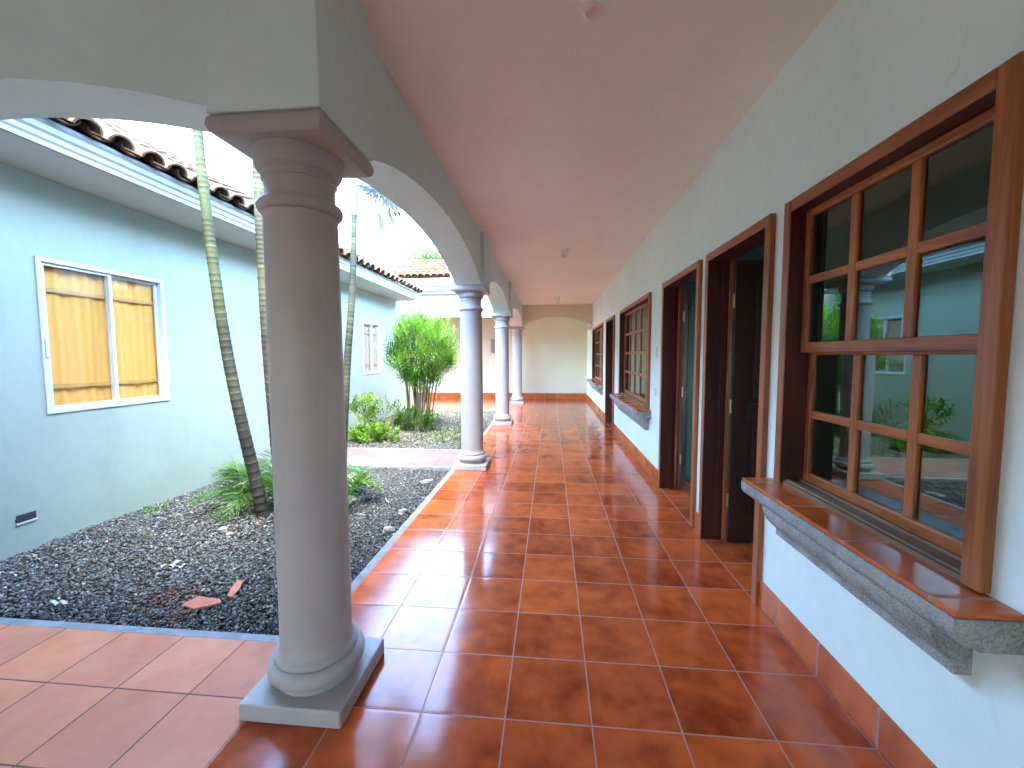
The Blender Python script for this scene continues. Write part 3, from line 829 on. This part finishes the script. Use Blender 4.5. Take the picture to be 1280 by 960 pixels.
def palm(name, label, pts, r0, r1, crown_z, az0, nfr, seedcol, ring=.062, flen=1.7, green=(.17, .22, .055), grey=(.15, .145, .10)):
    t = thing(name, label, 'palm', pts[0], 'slim ringed palms in the gravel court')
    path = spline(pts, 44); L = [0]
    for a, b in zip(path, path[1:]): L.append(L[-1] + (b - a).length)
    tot = L[-1]
    m = MB(); n = int(tot / .0105); P = []; rad = []; cols = []
    j = 0
    for i in range(n + 1):
        s_ = tot * i / n
        while j < len(L) - 2 and L[j + 1] < s_: j += 1
        p = path[j].lerp(path[j + 1], (s_ - L[j]) / max(1e-6, L[j + 1] - L[j])); P.append(p)
        f_ = s_ / tot; r = r0 + (r1 - r0) * min(1, f_ * 1.2)
        r += .2 * r0 * math.exp(-s_ / .12)
        ph = (s_ + .015 * math.sin(s_ * 5.1)) / (ring * (1.15 - .4 * f_)) + .35 * math.sin(s_ * 2.3 + 1) ; ph = ph % 1
        r *= 1 + (.075 if ph < .18 else -.015 * (ph - .18)) + R.uniform(-.008, .008)
        rad.append(r)
        gmix = min(1, max(0, (p.z - .9) / 1.3)); base = [grey[q] * (1 - gmix) + green[q] * gmix for q in range(3)]
        kk = .08 if ph < .12 else (.45 if ph < .2 and R.random() < .6 else .20)
        cols.append(tuple(x * kk * (1 + .25 * math.sin(s_ * 7)) for x in base))
    seg = 14
    m.tube(P, rad, seg)
    m.c = [tuple(x * R.uniform(.8, 1.2) for x in c) for c in cols for _ in range(seg)]
    m.build('trunk', M['bark'], t, smooth=60)
    top = Vector(pts[-1])
    cs = MB(); cs.tube([top - Vector((0, 0, .02)), top + Vector((0, 0, .25)), top + Vector((0, 0, .6))], [r1 * 1.1, r1 * 1.22, r1 * .7], 14, (.13, .165, .10)); cs.build('crownshaft', M['bark'], t, smooth=60)
    fr = MB()
    for k_ in range(nfr):
        az = az0 + k_ * 2 * PI / nfr + R.uniform(-.2, .2)
        frond(fr, top + Vector((0, 0, .5)), az, flen * R.uniform(.9, 1.1), R.uniform(.85, 1.2), R.uniform(.45, .6), 42, .42, .028, seedcol, vee=.15, hang=.5)
    fr.build('frond', M['palmleaf'], t)
    return t, top

G1 = (.055, .15, .028)
palm('palm_tree', 'leaning green ringed palm trunk left of the nearest column', [(-2.47, 3.25, -.03), (-2.505, 3.22, .3), (-2.60, 3.2, .85), (-2.70, 3.2, 1.45), (-2.785, 3.2, 2.2), (-2.845, 3.2, 3.0), (-2.88, 3.2, 3.9), (-2.9, 3.2, 4.5)], .049, .033, 4.5, .5, 9, G1)
palm('palm_tree', 'grey green ringed palm trunk showing just along the nearest column', [(-2.58, 3.65, -.03), (-2.60, 3.63, .5), (-2.625, 3.6, 1.5), (-2.64, 3.6, 2.4), (-2.645, 3.6, 3.3), (-2.64, 3.6, 4.2)], .052, .043, 4.2, .1, 9, G1, green=(.20, .19, .085), grey=(.16, .15, .12))
t3, top3 = palm('palm_tree', 'slender palm trunk with a pale crownshaft right of the nearest column', [(-2.56, 4.75, -.04), (-2.50, 4.73, .6), (-2.42, 4.7, 1.35), (-2.35, 4.7, 2.0), (-2.31, 4.7, 2.5), (-2.285, 4.7, 3.05)], .050, .036, 3.05, 2.2, 7, G1, green=(.20, .23, .12), grey=(.17, .19, .12), flen=1.5)
# the drooping frond of that palm over the roof line
df = MB()
frond(df, top3 + Vector((.0, 0, .33)), -.05, .54, .02, .50, 24, .27, .026, (.016, .036, .042), vee=-.1, hang=.9, stalk=.06)
df.build('drooping_frond', M['palmleaf'], t3)
for (ox, oz, dx, lc, ln) in ((.30, .02, .01, (.06, .13, .03), .34), (.40, .05, .14, (.14, .18, .02), .33)):
    dt = MB()
    for q in range(7):
        b0 = top3 + Vector((ox + q * .010 - .02, R.uniform(-.03, .03), oz - q * .012))
        e0 = b0 + Vector((dx + .02 + R.uniform(-.03, .03), R.uniform(-.05, .05), -ln * R.uniform(.7, 1.1)))
        md = b0.lerp(e0, .5); w_ = Vector((.012, .004, 0))
        dt.add([b0 - w_ * .5, b0 + w_ * .5, md + w_, md - w_, e0], [(0, 1, 2, 3), (3, 2, 4)], vcol(lc, .2))
    dt.build('leaflet', M['palmleaf'], t3)

def areca(label, loc, nfr, rad, seed):
    R.seed(seed)
    t = thing('areca_clump', label, 'plant', loc)
    m = MB()
    for k_ in range(nfr):
        az = k_ * 2.399 + R.uniform(-.3, .3); q = R.random()
        L = rad * R.uniform(.75, 1.15)
        c = (.075, .21, .025) if q < .5 else ((.16, .30, .03) if q < .8 else (.03, .10, .02))
        frond(m, (loc[0] + .07 * math.cos(az), loc[1] + .07 * math.sin(az), loc[2] + .05), az, L, R.uniform(.6, 1.3), R.uniform(.35, .85), 20, .25, .013, c, vee=.5, hang=.28, stalk=.25)
    m.build('foliage', M['palmleaf'], t)
    return t
areca('low arching palm clump around the foot of the two near palm trunks', (-2.74, 3.66, .0), 34, .76, 3)
areca('small palm tuft spilling out right of the nearest column', (-2.02, 3.75, -.03), 12, .42, 5)

def leaf(m, p, d, L, w_, c, fold=.25):
    d = d.normalized(); s_ = d.cross(Vector((0, 0, 1)))
    if s_.length < .05: s_ = Vector((1, 0, 0))
    s_.normalize(); u = s_.cross(d)
    mid = p + d * L * .45; tip = p + d * L - u * (-.10 * L) - Vector((0, 0, .10 * L))
    m.add([p, mid + s_ * w_ * .5 + u * fold * w_, tip, mid - s_ * w_ * .5 + u * fold * w_], [(0, 1, 2), (0, 2, 3)], c)

def shrub(label, base, centre, radii, nshoot, nleaf, L, w_, cols, nstem, seed, shoot=.26, cat='shrub', low=-1.0, stemcol=(.20, .17, .11), bottom=None, base_r=.13):
    R.seed(seed)
    t = thing('shrub', label, cat, base)
    B = Vector(base); C = Vector(centre); lv = MB(); st = MB(); ends = []
    for i in range(nstem):
        a = 2 * PI * i / nstem + R.uniform(-.3, .3); rr = R.uniform(.25, .85)
        e = C + Vector((math.cos(a) * rr * radii[0], math.sin(a) * rr * radii[1], R.uniform(-.25, .45) * radii[2]))
        br_ = base_r * math.sqrt(R.random()); s0 = B + Vector((math.cos(a) * br_, math.sin(a) * br_, -.02))
        m1 = s0.lerp(e, .5) + Vector((0, 0, .10 * radii[2])) - Vector((math.cos(a), math.sin(a), 0)) * .05
        r = .012 * (radii[0] / .7)
        c = vcol(stemcol, .3)
        st.tube(spline([s0, m1, e], 6), [r * (1.3 - .09 * q) for q in range(13)], 6, c); ends.append(e)
    for i in range(nshoot):
        while True:
            v = Vector((R.uniform(-1, 1), R.uniform(-1, 1), R.uniform(low, 1)))
            if .25 < v.length < 1: break
        v = v * (v.length ** -.45)
        bump_ = 1 + .13 * math.sin(4.1 * v.x + seed) * math.cos(3.3 * v.y) + .08 * math.sin(7 * v.z + v.x * 5)
        p = C + Vector((v.x * radii[0], v.y * radii[1], v.z * radii[2])) * bump_ * R.uniform(.8, 1.02)
        if bottom is not None and p.z < bottom: p.z = bottom + R.random() * .05
        n_ = Vector((v.x / radii[0], v.y / radii[1], v.z / radii[2])).normalized()
        d = (n_ * .75 + Vector((0, 0, .75)) + Vector((R.uniform(-.4, .4), R.uniform(-.4, .4), 0))).normalized()
        s0 = p - d * shoot * .6
        st.tube([s0, p, p + d * shoot * .4], [.0035, .003, .0015], 4, (.12, .2, .05))
        cb_ = R.choices(cols, weights=[c[3] for c in cols])[0][:3]
        for q in range(nleaf):
            f_ = (q + R.random()) / nleaf; a = q * 2.094 + R.uniform(-.4, .4)
            pp = s0 + d * shoot * f_
            s1 = d.cross(Vector((.3, .2, 1))).normalized(); s2 = d.cross(s1)
            ld = d * (.35 + .55 * f_) + (s1 * math.cos(a) + s2 * math.sin(a)) * .85
            leaf(lv, pp, ld, L * R.uniform(.7, 1.2), w_ * R.uniform(.8, 1.2), vcol(cb_, .2))
    st.build('stem', M['bark'], t, smooth=60); lv.build('foliage', M['leafs'], t)
    return t

OL = [(.075, .21, .022, 4), (.12, .28, .03, 3), (.045, .135, .022, 3), (.17, .33, .04, 1)]
shrub('tall bushy shrub with many bare canes and a dense bright green head', (-2.53, 7.67, 0), (-2.44, 7.65, 1.50), (.69, .64, .77), 540, 13, .15, .022, OL, 26, 21, low=-.95, stemcol=(.17, .145, .085), base_r=.24)
BR = [(.12, .26, .03, 3), (.20, .36, .035, 3), (.07, .17, .03, 2)]
shrub('yellow green leafy plant by the blue wall, left of the tall shrub', (-3.17, 6.75, -.02), (-3.17, 6.75, .50), (.26, .24, .24), 55, 9, .085, .036, BR, 7, 31, shoot=.16)
shrub('low bright ground plant spreading beside the cross path', (-2.95, 6.42, -.03), (-2.88, 6.45, .10), (.42, .26, .16), 120, 9, .07, .034, BR, 8, 37, shoot=.12, low=-.3, bottom=.02)
DK = [(.035, .11, .025, 3), (.06, .16, .035, 2), (.10, .22, .04, 1)]
shrub('dark green undergrowth around the foot of the tall shrub', (-2.55, 7.35, -.02), (-2.53, 7.38, .20), (.42, .28, .24), 120, 10, .085, .026, DK, 8, 41, shoot=.14, low=-.4, bottom=.03)
shrub('sparse thin stemmed weed between the leafy plant and tall shrub', (-2.93, 7.2, -.02), (-2.93, 7.2, .42), (.27, .2, .24), 24, 7, .07, .03, [(.10, .2, .05, 2), (.16, .25, .06, 1), (.10, .10, .05, 1)], 7, 47, shoot=.14)

def tuft(label, x, y, n, h, spread, cols, seed, group=None):
    R.seed(seed); t = thing('weed_tuft', label, 'weed', (x, y, float(gz(x, y))), group); m = MB()
    for i in range(n):
        px, py = x + R.gauss(0, spread), y + R.gauss(0, spread * 1.5); px = max(px, LX + .02)
        b = Vector((px, py, float(gz(px, py)))); a = R.uniform(0, 6.28)
        leaf(m, b, Vector((math.cos(a) * .7, math.sin(a) * .7, R.uniform(.4, 1.4))), h * R.uniform(.5, 1.2), h * .32, vcol(R.choice(cols), .25))
    m.build('foliage', M['leafs'], t); return t
WC = [(.12, .28, .05), (.2, .36, .07), (.09, .2, .05)]
tuft('little green weed tuft against the foot of the blue wall', -3.60, 3.32, 60, .05, .05, WC, 51)
tuft('straggling pale weeds by the wall left of the palm clump', -3.33, 3.95, 110, .05, .12, [(.16, .22, .07), (.26, .3, .1), (.1, .16, .05)], 53)
tuft('thin weeds scattered in the far bed near the second column', -1.62, 7.0, 120, .09, .25, [(.06, .13, .04), (.1, .2, .05), (.14, .18, .08)], 57)
tuft('dark weeds in front of the tall shrub canes', -2.0, 7.15, 120, .08, .22, [(.05, .12, .03), (.09, .2, .04)], 59)

R.seed(91); lm = MB()
for (cx_, cy_, sx_, sy_, n_) in ((-2.7, 3.3, .45, .5, 60), (-3.3, 2.6, .3, .4, 22), (-2.6, 7.2, .7, .7, 110), (-3.3, 4.3, .3, .4, 30), (-1.6, 4.2, .25, .5, 10)):
    for i in range(n_):
        x_, y_ = R.gauss(cx_, sx_), R.gauss(cy_, sy_)
        x_ = min(max(x_, LX + .05), -1.3); y_ = min(max(y_, 1.9), 4.9) if cy_ < 5 else min(max(y_, 6.05), 10)
        a_ = R.uniform(0, 6.28)
        leaf(lm, Vector((x_, y_, float(gz(x_, y_)) + R.uniform(.012, .022))), Vector((math.cos(a_), math.sin(a_), R.uniform(-.1, .35))), R.uniform(.03, .075), R.uniform(.010, .022), vcol(R.choice([(.16, .10, .05), (.22, .15, .07), (.10, .07, .04), (.24, .20, .08)]), .25))
lo = lm.build('leaf_litter', M['leafs']); tag(lo, 'dry brown leaves scattered over the gravel beds', 'leaves', kind='stuff')

# big round tree behind the cross wing roof
def tree(label, base, centre, radii, n, seed):
    R.seed(seed); t = thing('tree', label, 'tree', base)
    B = Vector(base); C = Vector(centre)
    tr = MB(); tr.tube(spline([B, B.lerp(C, .5) + Vector((.1, 0, 0)), C], 6), [.28 - .014 * q for q in range(13)], 10, (.12, .10, .07))
    for i in range(9):
        a = i * .7; e = C + Vector((math.cos(a) * radii[0] * .7, math.sin(a) * radii[1] * .7, R.uniform(-.2, .5) * radii[2]))
        tr.tube(spline([C - Vector((0, 0, radii[2] * .7)), C.lerp(e, .5), e], 5), [.11 - .009 * q for q in range(11)], 7, (.12, .10, .07))
    tr.build('trunk', M['bark'], t, smooth=60)
    cl = [Vector((R.gauss(0, 1), R.gauss(0, 1), R.gauss(.5, .8))).normalized() * R.uniform(.6, .93) for _ in range(150)]
    cc = [R.choice([(.035, .09, .012), (.05, .115, .014), (.025, .065, .01), (.065, .13, .018)]) for _ in cl]
    m = MB()
    for i in range(n):
        k_ = R.randrange(len(cl)); q = cl[k_] + Vector((R.gauss(0, .13), R.gauss(0, .13), R.gauss(0, .11)))
        p = C + Vector((q.x * radii[0], q.y * radii[1], q.z * radii[2]))
        leaf(m, p, Vector((R.uniform(-1, 1), R.uniform(-1, 1), R.uniform(-.3, 1))), R.uniform(.12, .22), R.uniform(.07, .12), vcol(cc[k_], .25))
    m.build('crown', M['leafs'], t)
tree('round light green tree rising behind the orange tiled roof', (-6.4, 25, -.3), (-5.9, 25, 4.7), (4.4, 3.2, 3.35), 46000, 61)

# ------------------------------------------------------------------ loose things on the gravel
def shard(label, pts, z, tilt, th=.012):
    cx = sum(p[0] for p in pts) / len(pts); cy = sum(p[1] for p in pts) / len(pts)
    n = len(pts); m = MB()
    vs = [(x, y, z + tilt[0] * (x - cx) + tilt[1] * (y - cy)) for x, y in pts]; vs += [(x, y, q + th) for x, y, q in vs]
    m.add(vs, [tuple(reversed(range(n))), tuple(range(n, 2 * n))] + [(i, (i + 1) % n, n + (i + 1) % n, n + i) for i in range(n)])
    o = m.build('tile_shard', M['shard'], bevel=.002); tag(o, label, 'tile shard', 'broken tile pieces on the gravel'); return o
gsh = float(gz(-2.0, 2.1))
shard('larger flat piece of broken red tile lying on the gravel', [(-2.10, 2.065), (-1.99, 2.03), (-1.87, 2.085), (-1.90, 2.11), (-2.06, 2.135)], gsh + .014, (.05, .12))
shard('narrow curved sliver of broken red tile beside the larger piece', [(-1.905, 2.165), (-1.87, 2.16), (-1.875, 2.23), (-1.90, 2.29), (-1.935, 2.28), (-1.925, 2.22)], gsh + .02, (-.1, .2))

def rock(label, x, y, s, sq, seed, m_='rock', cat='stone', name='stone', group='pale stones lying on the gravel'):
    R.seed(seed); bm = bmesh.new(); bmesh.ops.create_icosphere(bm, subdivisions=3, radius=1)
    ph = [R.uniform(0, 6) for _ in range(6)]
    for v in bm.verts:
        c = v.co; f_ = 1 + .22 * math.sin(2.3 * c.x + ph[0]) * math.sin(2.9 * c.y + ph[1]) + .13 * math.sin(5 * c.z + ph[2] + 3 * c.x) + R.uniform(-.05, .05)
        v.co = Vector((c.x * s * f_, c.y * s * sq[0] * f_, c.z * s * sq[1] * f_))
    me = bpy.data.meshes.new(name); bm.to_mesh(me); bm.free(); me.materials.append(M[m_])
    o = link(bpy.data.objects.new(name, me)); o.location = (x, y, float(gz(x, y)) + s * sq[1] * .55); o.rotation_euler.z = R.uniform(0, 3)
    tag(o, label, cat, group); return o
rock('whitish round stone by the kerb, nearer of the two', -1.33, 3.18, .045, (.8, .75), 71)
rock('cracked pale stone by the kerb, farther of the two', -1.36, 3.58, .042, (.85, .7), 72)
rock('pale slab of rubble near the kerb below the second column', -1.42, 4.52, .075, (.6, .25), 73)
rock('tan stone at the shaded foot of the palm clump', -2.62, 2.98, .04, (.8, .5), 74)
rock('buff stone just right of the tan one by the palm clump', -2.50, 2.90, .035, (.9, .6), 75)

def scrap(label, x, y, L, w_, a, seed):
    R.seed(seed); m = MB(); vs = []; fs = []; n = 6
    for i in range(n + 1):
        t = i / n - .5
        for s_ in (-.5, .5):
            wv = w_ * (1 - .5 * abs(t)) * R.uniform(.6, 1.2)
            px = x + t * L * math.cos(a) - s_ * wv * math.sin(a); py = y + t * L * math.sin(a) + s_ * wv * math.cos(a)
            vs.append((px, py, float(gz(x, y)) + .022 + .012 * math.sin(i * 1.7 + s_)))
    for i in range(n): fs.append((2 * i, 2 * i + 1, 2 * i + 3, 2 * i + 2))
    m.add(vs, fs); o = m.build('scrap', M['paper']); tag(o, label, 'litter')
    sm = o.modifiers.new('thick', 'SOLIDIFY'); sm.thickness = .002
    return o
scrap('torn white scrap lying on the gravel before the blue wall', -2.55, 2.46, .12, .03, .9, 81)
scrap('thin white sliver beside the torn scrap on the gravel', -2.47, 2.44, .09, .015, .6, 82)
scrap('small white scrap near the terrace edge at far left', -2.78, 1.98, .09, .035, .1, 83)
scrap('thin pale stick lying on gravel near the kerb', -1.62, 3.85, .16, .010, 2.2, 84)

# ------------------------------------------------------------------ camera
fpx = 512.33; yaw, pitch, roll = .0946545, -.068593, -.0034538
cy, sy, cp, sp = math.cos(yaw), math.sin(yaw), math.cos(pitch), math.sin(pitch)
fw = Vector((-sy * cp, cy * cp, sp)); r = Vector((cy, sy, 0)); u = r.cross(fw)
r2 = r * math.cos(roll) + u * math.sin(roll); u2 = -r * math.sin(roll) + u * math.cos(roll)
cam = bpy.data.cameras.new('camera'); cam.sensor_width = 36; cam.lens = fpx / 1280 * 36; cam.clip_start = .02; cam.clip_end = 600
co = link(bpy.data.objects.new('camera', cam))
mat = Matrix.Identity(4)
for i in range(3): mat[i][0] = r2[i]; mat[i][1] = u2[i]; mat[i][2] = -fw[i]
mat[0][3], mat[1][3], mat[2][3] = 0, 0, 4.21826595 * .33
co.matrix_world = mat
SC.camera = co

# ------------------------------------------------------------------ daylight
el, az = math.radians(62), math.radians(164)     # azimuth from +Y, clockwise: behind the camera on the right
sd = Vector((math.sin(az) * math.cos(el), math.cos(az) * math.cos(el), math.sin(el)))
w = bpy.data.worlds.new('World'); SC.world = w; w.use_nodes = True
nt = w.node_tree; nt.nodes.clear()
sky = nt.nodes.new('ShaderNodeTexSky'); sky.sky_type = 'NISHITA'; sky.sun_disc = False
sky.sun_elevation = el; sky.sun_rotation = az; sky.dust_density = .5; sky.air_density = 1.0; sky.ozone_density = 1.6
bg = nt.nodes.new('ShaderNodeBackground'); bg.inputs[1].default_value = .15
wo = nt.nodes.new('ShaderNodeOutputWorld')
nt.links.new(sky.outputs[0], bg.inputs[0]); nt.links.new(bg.outputs[0], wo.inputs[0])
sun = bpy.data.lights.new('sun', 'SUN'); sun.energy = .6; sun.angle = math.radians(50); sun.color = (1, .95, .87)
so_ = link(bpy.data.objects.new('sun', sun)); so_.rotation_euler = sd.to_track_quat('Z', 'Y').to_euler()

SC.view_settings.view_transform = 'Standard'; SC.view_settings.look = 'None'
SC.view_settings.gamma = 1; SC.view_settings.use_curve_mapping = False
SC.view_settings.exposure = 5.85
SC.render.engine = 'CYCLES'
cyc = SC.cycles
cyc.max_bounces = 12; cyc.diffuse_bounces = 8; cyc.glossy_bounces = 6; cyc.transparent_max_bounces = 12
cyc.use_denoising = True
cyc.sample_clamp_indirect = 8
